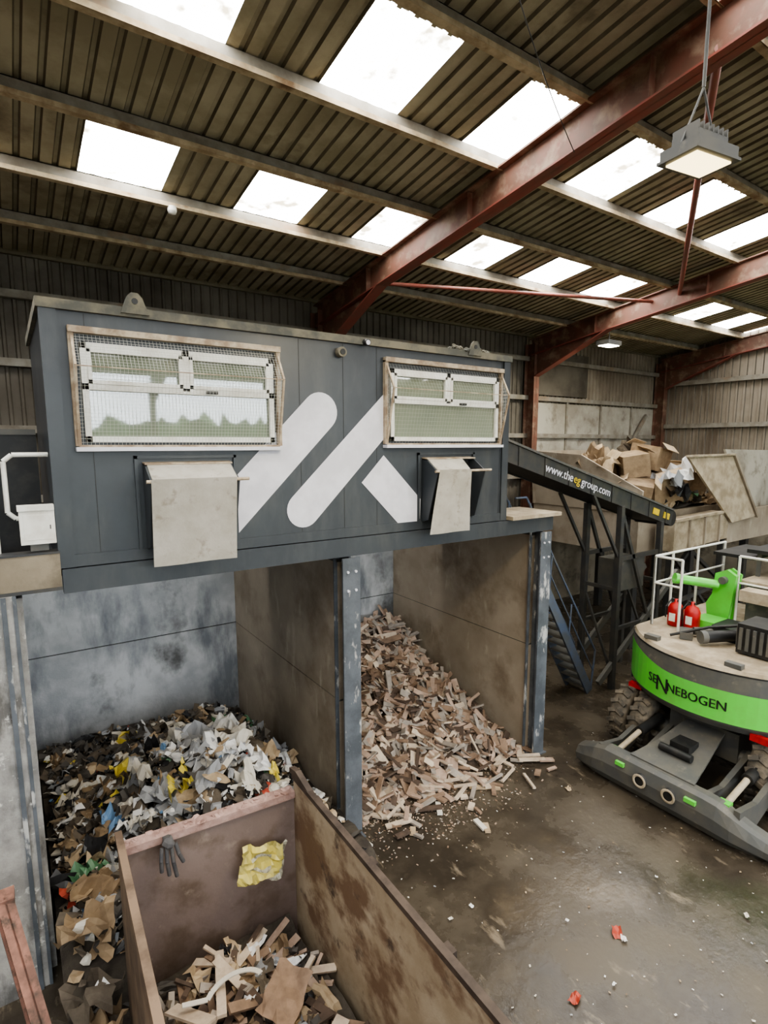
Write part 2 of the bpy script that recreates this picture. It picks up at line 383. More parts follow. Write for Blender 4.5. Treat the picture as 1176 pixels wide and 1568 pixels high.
for (a,b,za,zb,msh) in ((.6,2.66,5.48,6.56,True),(4.18,6.28,5.5,6.58,False)):
    ga,gb,gz0,gz1=a+.06,b-.06,za+.04,zb-.1
    y=cy-.02
    cb.bb(ga,gb,cy-.012,cy-.006,gz0,gz1,7)
    f=.055
    cb.bb(ga,gb,y-.04,y,gz0,gz0+f,6); cb.bb(ga,gb,y-.04,y,gz1-f,gz1,6); cb.bb(ga,ga+f,y-.04,y,gz0,gz1,6); cb.bb(gb-f,gb,y-.04,y,gz0,gz1,6)
    zm=gz0+.56*(gz1-gz0); xm=(ga+gb)/2
    cb.bb(ga,gb,y-.04,y,zm-.03,zm+.03,6); cb.bb(xm-.035,xm+.035,y-.04,y,zm,gz1,6)
    for (p,q) in ((ga+f,xm-.035),(xm+.035,gb-f)):
        g=.035
        cb.bb(p,q,y-.05,y-.005,zm+.03,zm+.03+g,6); cb.bb(p,q,y-.05,y-.005,gz1-f-g,gz1-f,6); cb.bb(p,p+g,y-.05,y-.005,zm+.03,gz1-f,6); cb.bb(q-g,q,y-.05,y-.005,zm+.03,gz1-f,6)
    cb.bb(xm+.2,xm+.32,y-.07,y-.04,zm-.015,zm+.015,2)
    cb.bb(a-.03,b+.03,cy-.1,cy,za-.05,za-.01,3)
    ap=6.22; py=cy-.22
    T=[(a,cy-.02,zb),(b,cy-.02,zb)]; A=[(a,py,ap),(b,py,ap)]; B=[(a,cy-.05,za),(b,cy-.05,za)]
    for p,q in ((T[0],T[1]),(B[0],B[1]),(T[0],A[0]),(T[1],A[1]),(A[0],B[0]),(A[1],B[1])): cb.obox(p,q,.022,.022,4)
    cb.obox(A[0],A[1],.010,.010,4)
    cb.bb(a-.03,a+.02,cy-.06,cy,za,zb,4); cb.bb(b-.02,b+.03,cy-.06,cy,za,zb,4); cb.bb(a-.03,b+.03,cy-.08,cy,zb-.02,zb+.04,4)
    st=.034 if msh else .05; th=.0022 if msh else .0012
    nn=int((b-a)/st)
    for i in range(1,nn):
        t=i/nn
        cb.obox(lerp(T[0],T[1],t),lerp(A[0],A[1],t),th,th,8); cb.obox(lerp(A[0],A[1],t),lerp(B[0],B[1],t),th,th,8)
    for P0,P1,Q0,Q1,L_ in ((T[0],T[1],A[0],A[1],.43),(A[0],A[1],B[0],B[1],.72)):
        k=int(L_/st)
        for i in range(1,k):
            t=i/k; cb.obox(lerp(P0,Q0,t),lerp(P1,Q1,t),th,th,8)
    for e in (0,1):
        xx=a if e==0 else b
        for i in range(1,22):
            z=za+(zb-za)*i/22
            yy=cy-.22*((z-za)/(ap-za)) if z<ap else cy-.22*((zb-z)/(zb-ap))
            cb.obox((xx,cy,z),(xx,yy,z),.004,.004,8)
        for i in range(1,6):
            d_=.22*i/6; zt0=za+(ap-za)*i/6; zt1=zb-(zb-ap)*i/6
            cb.obox((xx,cy-d_,zt0),(xx,cy-d_,zt1),.004,.004,8,up=(0,1,0))
cb.build('picking_cabin',[m_cabin,m_cabdust,m_black,m_white,m_wire,m_flap,m_upvc,m_glass,m_meshw])

hr=MB()
yy=6.3
hr.path([(.34,yy,5.4),(.05,yy,5.4),(-.02,yy,5.34),(-.02,yy,4.86),(.04,yy,4.8),(.34,yy,4.8)],.022,0)
hr.path([(-2.9,yy,5.4),(-.12,yy,5.4)],.022,0); hr.path([(-2.9,yy,4.9),(-.12,yy,4.9)],.022,0)
for x in (-.12,-1.5,-2.9): hr.tube((x,yy,4.48),(x,yy,5.4),.022)
hr.build('handrail',[m_upvc])
jb=MB(); jb.bb(.06,.345,6.16,6.27,4.56,4.9,0); jb.bb(.05,.345,6.14,6.275,4.88,4.93,0); jb.bb(.09,.32,6.157,6.16,4.6,4.84,0); jb.bb(.3,.31,6.15,6.157,4.7,4.74,1)
jb.bb(.13,.28,6.2,6.24,4.49,4.56,1)
jb.build('junction_box',[m_upvc,m_hgrey],.006)
cabp=MB(); cabp.bb(-.9,.30,7.4,7.5,4.3,5.6,0); cabp.bb(-.9,.30,7.38,7.52,5.6,5.66,1)
cabp.build('control_cabinet',[m_black,m_hgrey])

# ---------------------------------------------------------------- conveyor
cv=MB()
sl=(3.75-5.6)/(12.95-6.5)
def cz(x): return 5.6+(x-6.5)*sl
a,b=6.54,12.95
for y in (7.0,7.85):
    cv.obox((a,y,cz(a)),(b,y,cz(b)),.05,.34,0)
    cv.obox((a,y-.02,cz(a)+.2),(b,y-.02,cz(b)+.2),.09,.04,2)
cv.obox((a,7.425,cz(a)+.1),(b,7.425,cz(b)+.1),.76,.03,1)
cv.obox((a,7.425,cz(a)-.14),(b,7.425,cz(b)-.14),.76,.03,1)
cv.tube((b,6.98,cz(b)),(b,7.87,cz(b)),.19,1,16)
for i in range(9):
    x=6.9+i*.72; cv.obox((x,6.97,cz(x)-.17),(x,6.97,cz(x)+.17),.05,.03,0,up=(0,1,0))
d=Vector((b-a,0,cz(b)-cz(a))).normalized(); up=Vector((-d.z,0,d.x))
ox=8.3; o=Vector((ox,6.950,cz(ox)-.08)); cur=0
for body,mt in (('www.the',3),('eg',4),('group.com',3)):
    vs,fs=text2d(body,.235)
    cv.add([o+d*(cur+x)+up*y for x,y in vs],fs,mt)
    cv.add([o+d*(cur+x+.006)+up*y+Vector((0,-.001,0)) for x,y in vs],fs,mt)
    cur+=max(v[0] for v in vs)+.04
for x in (12.1,12.55): cv.obox((x,6.965,cz(x)),(x+.25,6.965,cz(x+.25)),.01,.14,5)
for x in (10.9,12.5):
    for y in (7.0,7.85): cv.bb(x-.06,x+.06,y-.06,y+.06,0,cz(x)-.17,0)
    cv.obox((x,7.0,.3),(x,7.85,2.2),.05,.05,0); cv.obox((x,7.0,2.3),(x,7.85,2.3),.06,.08,0)
for y in (7.0,7.85):
    cv.obox((10.9,y,3.0),(12.5,y,3.0),.06,.1,0); cv.obox((10.9,y,cz(10.9)-.2),(12.4,y,1.0),.06,.08,0)
    cv.obox((9.9,y,cz(9.9)-.17),(10.9,y,3.0),.06,.06,0); cv.obox((10.9,y,1.4),(12.5,y,1.4),.06,.08,0)
    cv.obox((10.4,y,.25),(13.4,y,2.4),.08,.14,2)
cv.bb(11.2,12.1,7.1,7.7,2.2,2.9,2)
cv.build('belt_conveyor',[m_dark,m_black,m_hgrey,m_white,m_yel,m_yel])

stt=MB()
ya,yb=7.15,7.7
S0=Vector((8.0,0,3.75)); S1=Vector((10.3,0,0.05))
for y in (ya,yb):
    stt.obox((S0.x,y,S0.z),(S1.x,y,S1.z),.05,.2,0)
    stt.path([(S0.x-.25,y,4.5),(S0.x+.05,y,4.5),(S1.x+.15,y,.95),(S1.x+.05,y,.05)],.022,0)
    for t in (.05,.35,.65):
        p=S0.lerp(S1,t); stt.tube((p.x,y,p.z),(p.x+.05,y,p.z+.82),.018,0)
    stt.path([(S0.x,y,4.15),(S1.x+.1,y,.5)],.016,0)
for i in range(17):
    p=S0.lerp(S1,(i+.5)/17); stt.bb(p.x-.11,p.x+.13,ya,yb,p.z-.02,p.z+.02,1)
stt.bb(7.65,8.0,ya,yb,3.68,3.74,1)
for y in (ya,yb): stt.bb(7.7,7.76,y-.03,y+.03,0,3.7,0)
stt.build('access_stairs',[m_blue,m_hgrey])

# ---------------------------------------------------------------- piles
def field(x0,x1,y0,y1,h,nx,ny):
    g=MB(); vs=[];fs=[]
    for i in range(nx+1):
        for j in range(ny+1):
            x=x0+(x1-x0)*i/nx; y=y0+(y1-y0)*j/ny; vs.append((x,y,max(h(x,y),0)-.03))
    for i in range(nx):
        for j in range(ny): fs.append((i*(ny+1)+j,(i+1)*(ny+1)+j,(i+1)*(ny+1)+j+1,i*(ny+1)+j+1))
    g.add(vs,fs,0,True); return g
def sst(a,b,x):
    t=min(max((x-a)/(b-a),0),1); return t*t*(3-2*t)
def h1(x,y):
    base=.42*sst(3.6,6,y)*(1-.3*sst(2.3,3.5,x))
    if y<5.4 and x>.4: base*=0
    m=.74*math.exp(-((x-2.05)/1.1)**2-((y-7.7)/1.3)**2)
    m2=.25*math.exp(-((x-.4)/.5)**2-((y-6.2)/1.2)**2)
    return base+m+m2+.16*nz(x,y,1.3)+.1*nz(x,y,3.5,5)
g=field(.06,3.5,3.4,10.5,h1,40,70)
def weights(x,y):
    white=math.exp(-((x-2.0)/1.05)**2-((y-7.3)/1.2)**2)
    back=sst(8.6,9.6,y); left=1-sst(.5,1.2,x)
    return [.8+5*white,1.3+3.8*white,1.8+3*white,2.4+6*back,1.1+1.6*left*(1-back)+.5*white,1.2+1.2*white,.3+.45*white,.3+.3*white,.08+.4*white,.18+.2*white,1.7+2.2*back,3.2+3*back]
def okp(x,y):
    if y<5.35 and x>.42: return False
    if y<6.1 and x>2.2 and U(0,1)<.8: return False
    return True
for i in range(3000):
    x=U(.14,3.42); y=U(3.7,10.38)
    if not okp(x,y): continue
    z=h1(x,y)+U(-.02,.06)
    if z<.03 and y<5: continue
    m=random.choices(range(12),weights(x,y))[0]
    s=U(.04,.13); R=rotm(.8)
    if U(0,1)<.7: g.sheet(Vector((x,y,z)),s*U(.8,2.2),s,R,m+1,.35)
    else: g.blob(Vector((x,y,z)),s*.5,R,m+1,(U(.7,1.4),U(.6,1.1),U(.35,.8)))
for i in range(820):
    x=U(.25,3.3); y=U(4.2,10.1)
    if not okp(x,y): continue
    if y<5.7 and x>.35: continue
    z=h1(x,y)+U(.0,.09)
    w_=weights(x,y); w_[7]*=.6; w_[8]*=.6; m=random.choices(range(12),w_)[0]
    s=U(.14,.30); R=rotm(.6); c=Vector((x,y,z))
    r=U(0,1)
    if r<.5: g.sheet(c,s*U(.9,2.1),s*U(.7,1),R,m+1,.5,5)
    elif r<.85: g.blob(c,s*.5,R,m+1,(U(.8,1.6),U(.6,1.1),U(.35,.7)),11)
    else: g.box(c,(s*U(1,2.2),s*U(.3,.8),.02),m+1,rotm(.45))
for (x,y,s,m) in ((2.2,7.5,.42,0),(2.0,8.0,.40,2),(2.45,7.7,.40,1),(1.7,8.2,.36,1),(1.3,7.8,.36,1),(1.55,7.2,.34,8),(2.75,7.1,.22,8),(1.05,8.3,.32,8),(1.9,7.1,.4,2),(2.3,6.9,.35,1),(2.6,7.3,.36,0),(1.4,7.2,.3,2),(.8,7.4,.26,6),(2.9,7.6,.3,5),
                  (.45,6.2,.4,4),(.3,5.7,.36,4),(.45,6.9,.36,5),(.25,5.2,.38,11),(.35,5.0,.28,4),(.4,6.6,.26,7),(.2,4.7,.3,1),(1.7,6.1,.32,9),(1.3,6.3,.3,9),(3.1,6.5,.32,1),(.35,8.3,.3,1),(2.5,8.4,.36,0),(2.9,8.2,.35,2),(2.6,8.9,.25,7)):
    g.sheet(Vector((x,y,h1(x,y)+.1)),s*1.3,s,rotm(.5),m+1,.55,7)
g.build('mixed_waste_pile',[m_heap]+W)

def h2(x,y):
    r=max(y-6.35,0)*.43
    r=min(r,1.5)*(1-.30*sst(6.3,7.35,x)*(1-sst(8.5,10.4,y)))
    return r+.16*nz(x,y,1.1,2)*sst(6.2,7,y)+.06*nz(x,y,3,4)
g=field(3.72,7.3,6.2,10.5,h2,36,43)
def plank(g,x,y,z,L,w,t,R,m): g.box((x,y,z),(L,w,t),m,R)
for i in range(1650):
    x=U(3.85,7.2); y=U(6.4,10.3)
    R=Matrix.Rotation(.35,3,'X')@Euler((U(-.7,.7),U(-.65,.65),U(0,6.28))).to_matrix()
    L=random.choice((U(.12,.3),U(.25,.5),U(.35,.75)))
    L=min(L,2*min(x-3.7,7.32-x)+.1)
    if U(0,1)<.85: plank(g,x,y,h2(x,y)+U(0,.1),L,U(.04,.13),U(.012,.035),R,1+random.choices(range(5),[2.3,3,2.8,2.6,1.8])[0])
    else: plank(g,x,y,h2(x,y)+U(0,.08),U(.15,.3),U(.12,.24),.015,R,1+random.choices(range(5),[2,2,2.5,2.5,1.4])[0])
for i in range(90):
    x=U(3.9,7.4); y=6.5-abs(random.gauss(0,.36))
    plank(g,x,y,.025+U(0,.05),U(.12,.5),U(.04,.1),.03,Euler((U(-.12,.12),U(-.1,.1),U(0,6.28))),1+random.choices(range(5),[4,4,2,2,.5])[0])
for i in range(900):
    x=random.gauss(5.0,.9); y=6.35-abs(random.gauss(0,.45)); s_=U(.006,.022)
    if 3.4<x<7.3: g.box((x,y,.006),(s_*U(1,2.5),s_,.006),1+random.choices(range(5),[2,3,3,2,1.5])[0],(0,0,U(0,3)))
g.build('timber_offcut_pile',[m_woodbase]+WD)

# ---------------------------------------------------------------- skip in foreground
s=MB()
FL=(.60,5.12);FR=(2.22,5.02);NR=(2.16,1.0);NL=(.44,1.0)
def wallp(a,b,z0,z1,t,m):
    a=Vector((a[0],a[1],0));b=Vector((b[0],b[1],0)); d=(b-a).normalized(); nrm=Vector((-d.y,d.x,0))*t
    s.prism([a+Vector((0,0,z0)),b+Vector((0,0,z0)),b+Vector((0,0,z1)),a+Vector((0,0,z1))],nrm,m)
wallp(FR,FL,.15,1.84,-.05,0)
wallp(NR,FR,.15,2.02,-.05,1)
wallp(FL,NL,.15,2.0,-.05,2)
wallp(NL,NR,.15,1.6,-.05,1)
s.add([(FL[0],FL[1],.2),(FR[0],FR[1],.2),(NR[0],NR[1],.2),(NL[0],NL[1],.2)],[(0,1,2,3)],0)
s.obox((FL[0],FL[1]+.03,1.86),(FR[0],FR[1]+.03,1.86),.13,.07,3)
for i in range(60):
    t=U(0,1); s.blob(Vector((FL[0]+(FR[0]-FL[0])*t,FL[1]+.03-.1*t+U(-.05,.05),1.895)),U(.012,.035),rotm(.5),3,(1.4,1,.4))
s.obox((FR[0]+.03,FR[1]+.05,2.03),(NR[0]+.03,NR[1],2.03),.06,.05,4)
s.prism([(FR[0],FR[1]-.35,2.05),(FR[0],FR[1]+.1,2.05),(FR[0],FR[1]+.1,2.10),(FR[0],FR[1]-.05,2.13)],(.06,0,0),4)
s.obox((FL[0]-.03,FL[1]+.05,2.01),(NL[0]-.03,NL[1],2.01),.06,.05,2)
for y in (1.6,2.6,3.6,4.6): s.bb(2.24,2.32,y-.05,y+.05,.15,2.0,4)
s.bb(.7,.85,1.1,5.0,0,.16,4); s.bb(1.85,2.0,1.1,5.0,0,.16,4)
s.build('waste_skip',[m_skip_in,m_skip_mud,M('skip_side',C(128,108,90),C(92,76,63),3,.4,.6,.7),m_skip_rim,m_skip_dk])
g=MB()
def h3(x,y): return .5+.12*nz(x,y,2)
vs=[];fs=[]
for i in range(11):
    for j in range(25):
        x=.58+1.54*i/10; y=1.1+3.9*j/24; vs.append((x,y,h3(x,y)))
for i in range(10):
    for j in range(24): fs.append((i*25+j,(i+1)*25+j,(i+1)*25+j+1,i*25+j+1))
g.add(vs,fs,0)
for i in range(560):
    x=U(.76,1.98); y=U(1.3,4.8)
    z=h3(x,y)+U(0,.16)
    r=U(0,1)
    if r<.5: plank(g,x,y,z,U(.12,.55),U(.03,.09),U(.012,.035),rotm(.5),1+random.choices(range(5),[2,1.5,3,1.5,3.5])[0])
    elif r<.85: g.sheet(Vector((x,y,z)),U(.12,.36),U(.08,.22),rotm(.6),6+random.choice([4,5,4,3,11,11]),.35,4)
    else: g.sheet(Vector((x,y,z)),U(.1,.25),U(.08,.15),rotm(.7),6+random.choice([0,1,2,3,10]),.4,4)
g.sheet(Vector((1.62,3.95,.82)),.44,.34,Euler((.15,-.2,.7)).to_matrix(),3,.03,5); g.sheet(Vector((1.3,3.62,.78)),.42,.28,Euler((-.1,.15,.2)).to_matrix(),6+5,.12,6)
g.box((1.75,3.4,.76),(.5,.12,.03),1,(.1,.1,.6))
g.box((.95,3.9,.8),(.6,.1,.03),1,(.1,.1,1.9)); g.box((1.2,4.4,.78),(.7,.08,.03),1,(0,.1,1.3)); g.box((.9,4.25,.78),(.45,.14,.02),1,(.3,.2,2.1))
pp=[]
for i in range(10):
    t=math.pi*.72*i/9
    pp.append(Vector((1.22+.24*math.cos(t+.1),4.1+.22*math.sin(t),.98-.018*i)))
pp.append(Vector((.85,4.3,.86)))
for p,q in zip(pp[:-1],pp[1:]): g.obox(p,q,.045,.010,7)
g.build('scrap_wood_load',[m_heap]+WD+W)
yb_=MB(); 
vs=[];fs=[]
NU,NV=14,11
for i in range(NU):
    for j in range(NV):
        u=i/(NU-1);v=j/(NV-1)
        vs.append((1.62+.46*u-.08*v+.03*nz(u,v,5),4.95-.09*abs(noise.noise(Vector((u*4,v*4,2))))-.05*v*v-.02,1.56-.36*v-.12*u+.06*nz(u,v,4,3)))
for i in range(NU-1):
    for j in range(NV-1): fs.append((i*NV+j,(i+1)*NV+j,(i+1)*NV+j+1,i*NV+j+1))
for k,f in enumerate(fs):
    i,j=divmod(k,NV-1)
    yb_.add([vs[q] for q in f],[(0,1,2,3)],1 if (j in (3,6) and 2<i<9) or i>11 or (j>8 and i>6) else 0)
yb_.build('plastic_sack',[M('sack_yellow',C(206,192,100),C(184,174,112),8,.4,.6,.4),M('sack_print',C(190,187,170),C(130,126,108),26,.45,.6,.4)])
gl=MB()
gl.blob(Vector((.95,4.98,1.88)),.08,rotm(.3),0,(1,.7,.8))
for k,(dx,L) in enumerate(((-.06,.22),(-.02,.28),(.02,.32),(.06,.2))):
    gl.path([(.95+dx,4.96,1.86),(.95+dx*1.3,4.93,1.86-L*.5),(.95+dx*1.6+.02,4.94,1.86-L)],.018,0)
gl.build('work_glove',[M('glove',C(62,62,66),C(90,88,86),8,rough=.8)])
rb=MB(); rb.beam((-.26,4.4,2.35),(.3,2.5,0.02),.12,.1,.015,.012,0); rb.box((-.26,4.4,2.35),(.14,.14,.06),0)
rb.build('rusty_steel_bar',[M('rust_orange',C(138,98,84),C(100,72,62),5,.4,.6,.8,c3=C(70,56,48),s3=9,lo3=.52,hi3=.64)])

# ---------------------------------------------------------------- floor litter
g=MB()
for i in range(380):
    x=U(2.6,9); y=U(.3,6.6)
    s_=U(.005,.02)
    g.sheet(Vector((x,y,.012)),s_*1.6,s_,rotm(.1),random.choice([0,1,1,5,2,4]),.1)
def fpx(px,py):
    a=px-600;b=800-py;hd=841.6+.1399*b;dz=-118.8+.9902*b;s=5.5/-dz
    return (.8221*a+.5693*hd)*s,(-.5693*a+.8221*hd)*s
for (x,y,s_,m) in ((*fpx(880,1532),.09,9),(*fpx(944,1430),.10,9),(*fpx(955,1440),.06,0),(*fpx(722,1390),.04,0),(*fpx(1143,1405),.05,1),(*fpx(870,1210),.07,5),(*fpx(940,1510),.03,0),(*fpx(868,1412),.03,0),(*fpx(1005,1345),.025,0),(*fpx(690,1410),.035,1)):
    g.sheet(Vector((x,y,.03)),s_*1.4,s_,rotm(.15),m,.3,4)
for (px,py,L,a_) in ((742,1208,.5,-.6),(672,1240,.3,1.0),(735,1265,.25,1.4),(745,1270,.2,1.0),(577,1243,.18,.3),(632,1275,.16,.9),(595,1205,.25,1.3),(560,1300,.2,.2)):
    x,y=fpx(px,py); g.box((x,y,.025),(L,.08,.03),random.choice([5,5,1]),(0,.04,a_))
g.build('floor_litter',W)

# ---------------------------------------------------------------- material handler
h=MB()   # 0 green 1 grey 2 dust 3 black 4 red 5 white 6 tyre 7 yellow
yc=4.14
def rx(t): return 8.60+.27*t*t+.05*abs(t)**5*.5
ts=[-1.5+3.0*i/24 for i in range(25)]
def zs(t):
    gt=1.80+.17*sst(.3,1.5,t)
    return [(1.08,.35),(1.16,.10),(1.26,.02),(1.30,0),(gt,0),(gt+.01,.0),(2.08,.03),(2.14,.07),(2.15,.12)]
lev_m=[1,1,1,0,1,1,2,2]
cols=[[(rx(t)+o,yc+t,z) for z,o in zs(t)] for t in ts]
for i in range(24):
    for j in range(8):
        h.add([cols[i][j],cols[i+1][j],cols[i+1][j+1],cols[i][j+1]],[(0,1,2,3)],lev_m[j],False)
top=[c[-1] for c in cols]+[(12.6,yc+1.5,2.15),(12.6,yc-1.5,2.15)]
h.add(top,[tuple(range(len(top)))],2)
bot=[c[0] for c in cols]+[(12.6,yc+1.5,1.08),(12.6,yc-1.5,1.08)]
h.add(bot,[tuple(range(len(bot)))[::-1]],3)
for sgn in (-1,1):
    x0_=rx(1.5)+.0; y_=yc+sgn*1.5
    h.bb(x0_+.02,12.6,y_-.01,y_+.01,1.14,1.3,1); h.bb(x0_+.02,12.6,y_-.012,y_+.012,1.3,1.97,0); h.bb(x0_+.02,12.6,y_-.01,y_+.01,1.97,2.13,1)
h.bb(12.58,12.6,yc-1.5,yc+1.5,1.08,2.15,1)
for i in range(24):
    h.obox(Vector(cols[i][6])+Vector((-.006,0,0)),Vector(cols[i+1][6])+Vector((-.006,0,0)),.012,.02,3)
def tx(u,z,o=.012): return (rx((4.93-u)-yc)-o,4.93-u,z)
cur=0; segs=[]
for body,sz,zz,gp in (('SE',.19,1.52,-.02),('N',.33,1.43,-.02),('NEBOGEN',.19,1.49,0)):
    vs,fs=text2d(body,sz); segs.append((vs,fs,cur,zz)); cur+=max(v[0] for v in vs)+gp+.022
k_=1.32/cur
for vs,fs,c0,zz in segs:
    for e in (0,.008): h.add([tx((c0+x)*k_+e,zz+y*1.1,.013+e*.1) for x,y in vs],fs,3)
h.bb(rx(-.9)-.02,rx(-.9)+.06,yc-1.1,yc-.8,1.12,1.22,4)
h.bb(rx(1.25)-.0,rx(1.25)+.1,yc+1.1,yc+1.35,1.1,1.18,4)
for t in (.9,-.5): h.bb(rx(t)+.1,rx(t)+.22,yc+t-.12,yc+t+.12,2.15,2.22,1)
h.bb(9.1,12.7,yc-.55,yc+.55,.5,.98,1); h.lathe((10.7,yc,0),(0,0,1),[(.0,1.1),(.75,1.1),(.75,.95),(.0,.95)],3)
for x in (9.25,12.0):
    h.tube((x,yc-1.3,.55),(x,yc+1.3,.55),.14,1,12)
    for sgn in (-1,1):
        for o in (.96,1.34):
            y_=yc+sgn*o
            h.lathe((x,y_,.55),(0,1,0),[(.25,-.13),(.42,-.16),(.50,-.15),(.54,-.10),(.54,.10),(.50,.15),(.42,.16),(.25,.13)],6,28)
            h.lathe((x,y_,.55),(0,1,0),[(.0,.04),(.2,.04),(.27,.12),(.27,-.12),(.2,-.04),(0,-.04)],2,20)
            for i in range(20):
                an=2*math.pi*i/20
                for q in (-1,1):
                    h.box((x+.55*math.cos(an),y_+q*.075,.55+.55*math.sin(an)),(.05,.14,.07),6,Euler((0,-an,0)).to_matrix()@Euler((q*.4,0,0)).to_matrix())
by0,by1=2.45,5.55
pf_=[(7.72,.06),(7.62,.2),(7.60,.4),(7.66,.58),(7.74,.62)]
nb=16
bc=[]
for i in range(nb+1):
    y=by0+(by1-by0)*i/nb; t=abs(y-yc)/1.6; k=1-.5*sst(.5,1.0,t); bc.append([(x_+.14*sst(.6,1,t),y,.04+(z_-.05)*k) for x_,z_ in pf_])
for i in range(nb):
    for j in range(4): h.add([bc[i][j],bc[i+1][j],bc[i+1][j+1],bc[i][j+1]],[(0,1,2,3)],1)
    A=bc[i];B=bc[i+1]; off=Vector((.12,0,0))
    h.add([A[4],B[4],Vector(B[4])+off,Vector(A[4])+off],[(0,1,2,3)],1)
    h.add([Vector(A[4])+off,Vector(B[4])+off,Vector(B[0])+off,Vector(A[0])+off],[(0,1,2,3)],1)
for E in (bc[0],bc[-1]): h.add(E+[Vector(E[4])+Vector((.12,0,0)),Vector(E[0])+Vector((.12,0,0))],[(0,1,2,3,4,5,6)],1)
for y in (3.0,3.45,4.65,5.1):
    h.prism([(7.75,y-.04,.1),(7.75,y-.04,.58),(8.3,y-.04,.5),(9.2,y-.04,.75),(9.2,y-.04,.5),(8.2,y-.04,.12)],(0,.08,0),1)
h.prism([(7.8,3.6,.60),(7.8,4.6,.60),(8.4,4.5,.70),(9.1,4.4,.9),(9.1,3.8,.9),(8.4,3.7,.70)],(0,0,.03),1)
h.tube((8.2,3.85,.76),(8.2,4.35,.76),.06,3,12); h.bb(8.3,8.6,3.95,4.25,.74,.86,3)
for y in (3.2,4.88):
    h.tube((9.15,y,.72),(8.5,y,.66),.085,3,14); h.tube((8.5,y,.66),(7.9,y,.52),.045,2,12)
    h.box((7.85,y,.5),(.12,.16,.16),0)
for y in (3.85,4.3):
    h.lathe((7.60,y,.40),(1,0,0),[(.0,-.02),(.06,-.02),(.1,-.02),(.1,.05)],3,16)
    h.lathe((7.585,y,.40),(1,0,0),[(.07,-.02),(.09,-.035),(.11,-.02)],2,16)
h.box((7.70,5.25,.28),(.05,.09,.16),7); h.box((7.60,4.65,.50),(.05,.14,.06),0); h.box((7.60,3.55,.48),(.05,.16,.06),0)
zt=3.45
def rail(pts,z0=2.15):
    h.path([(x,y,zt) for x,y in pts],.024,5); h.path([(x,y,zt-.5) for x,y in pts],.02,5)
    for x,y in pts: h.tube((x,y,z0),(x,y,zt),.024,5)
rail([(9.75,5.5),(10.35,5.5),(11.3,5.5),(12.4,5.5)]); rail([(9.75,5.5),(9.75,5.0)])
rail([(11.0,4.6),(11.0,3.9),(11.0,3.0)]); rail([(9.95,3.0),(11.0,3.0),(12.3,2.8)])
for x,y in ((10.05,5.22),(10.1,4.94)):
    h.lathe((x,y,2.15),(0,0,1),[(0,0),(.125,0),(.135,.02),(.135,.32),(.1,.4),(.03,.44),(.03,.5),(0,.5)],4,18)
    h.tube((x,y-.06,2.62),(x,y+.08,2.64),.02,3); h.bb(x-.137,x-.12,y-.06,y+.05,2.25,2.4,5)
    h.path([(x,y+.08,2.64),(x-.12,y+.13,2.5),(x-.12,y+.12,2.3)],.014,3)
h.tube((10.2,5.3,3.0),(10.75,4.85,2.9),.085,0,14); h.tube((10.15,5.34,3.01),(10.2,5.3,3.0),.1,0,14)
for xx,w_ in ((10.8,.09),(11.0,.06)):
    h.prism([(xx,4.65,2.15),(xx,4.55,3.1),(xx,4.72,3.2),(xx,4.92,3.1),(xx,4.95,2.7),(xx,5.05,2.5),(xx,5.0,2.15)],(w_,0,0),0)
h.tube((10.7,4.75,3.0),(11.15,4.75,3.0),.07,1,12); h.bb(10.2,10.7,4.6,5.0,2.15,2.32,0); h.bb(10.1,10.6,5.1,5.4,2.15,2.2,3)
h.bb(11.15,12.5,3.1,4.5,2.15,2.95,1); h.bb(11.05,12.55,3.0,4.6,2.95,3.0,2); h.bb(10.6,10.95,3.3,4.4,2.72,2.92,2)
h.bb(11.6,13.0,4.6,5.35,3.3,3.36,3); h.bb(11.5,13.0,3.4,4.7,3.45,3.52,3); h.bb(11.6,11.66,3.5,3.56,2.9,3.45,1); h.bb(11.6,11.66,4.5,4.56,2.9,3.45,1)
h.bb(9.45,10.1,3.25,3.9,2.18,2.66,3)
for i in range(6): h.bb(9.42,9.45,3.31+.1*i,3.36+.1*i,2.24,2.60,1)
for i in range(5): h.bb(9.5+.12*i,9.56+.12*i,3.9,3.93,2.24,2.60,1)
h.tube((9.4,4.35,2.3),(9.95,4.05,2.32),.10,3,14); h.tube((9.32,4.4,2.3),(9.4,4.35,2.3),.11,1,14)
h.tube((9.7,4.7,2.25),(10.3,4.2,2.25),.07,1,12); h.bb(9.9,10.5,4.0,4.5,2.15,2.38,3); h.box((9.55,4.75,2.22),(.35,.2,.12),1,(0,0,.5))
h.path([(9.3,4.9,2.2),(9.6,4.4,2.42),(9.9,4.0,2.5),(10.3,3.6,2.7)],.025,3)
h.bb(11.2,12.8,2.5,3.0,2.15,2.9,1)
h.obox((12.2,4.1,2.4),(16.6,4.1,5.8),.4,.55,0); h.obox((16.6,4.1,5.8),(20.2,4.1,3.4),.3,.4,0); h.tube((12.4,4.1,2.0),(14.6,4.1,3.9),.12,1)
h.build('material_handler',[m_green,m_hgrey,m_hdust,m_black,m_redp,m_upvc,m_tyre,m_yel])

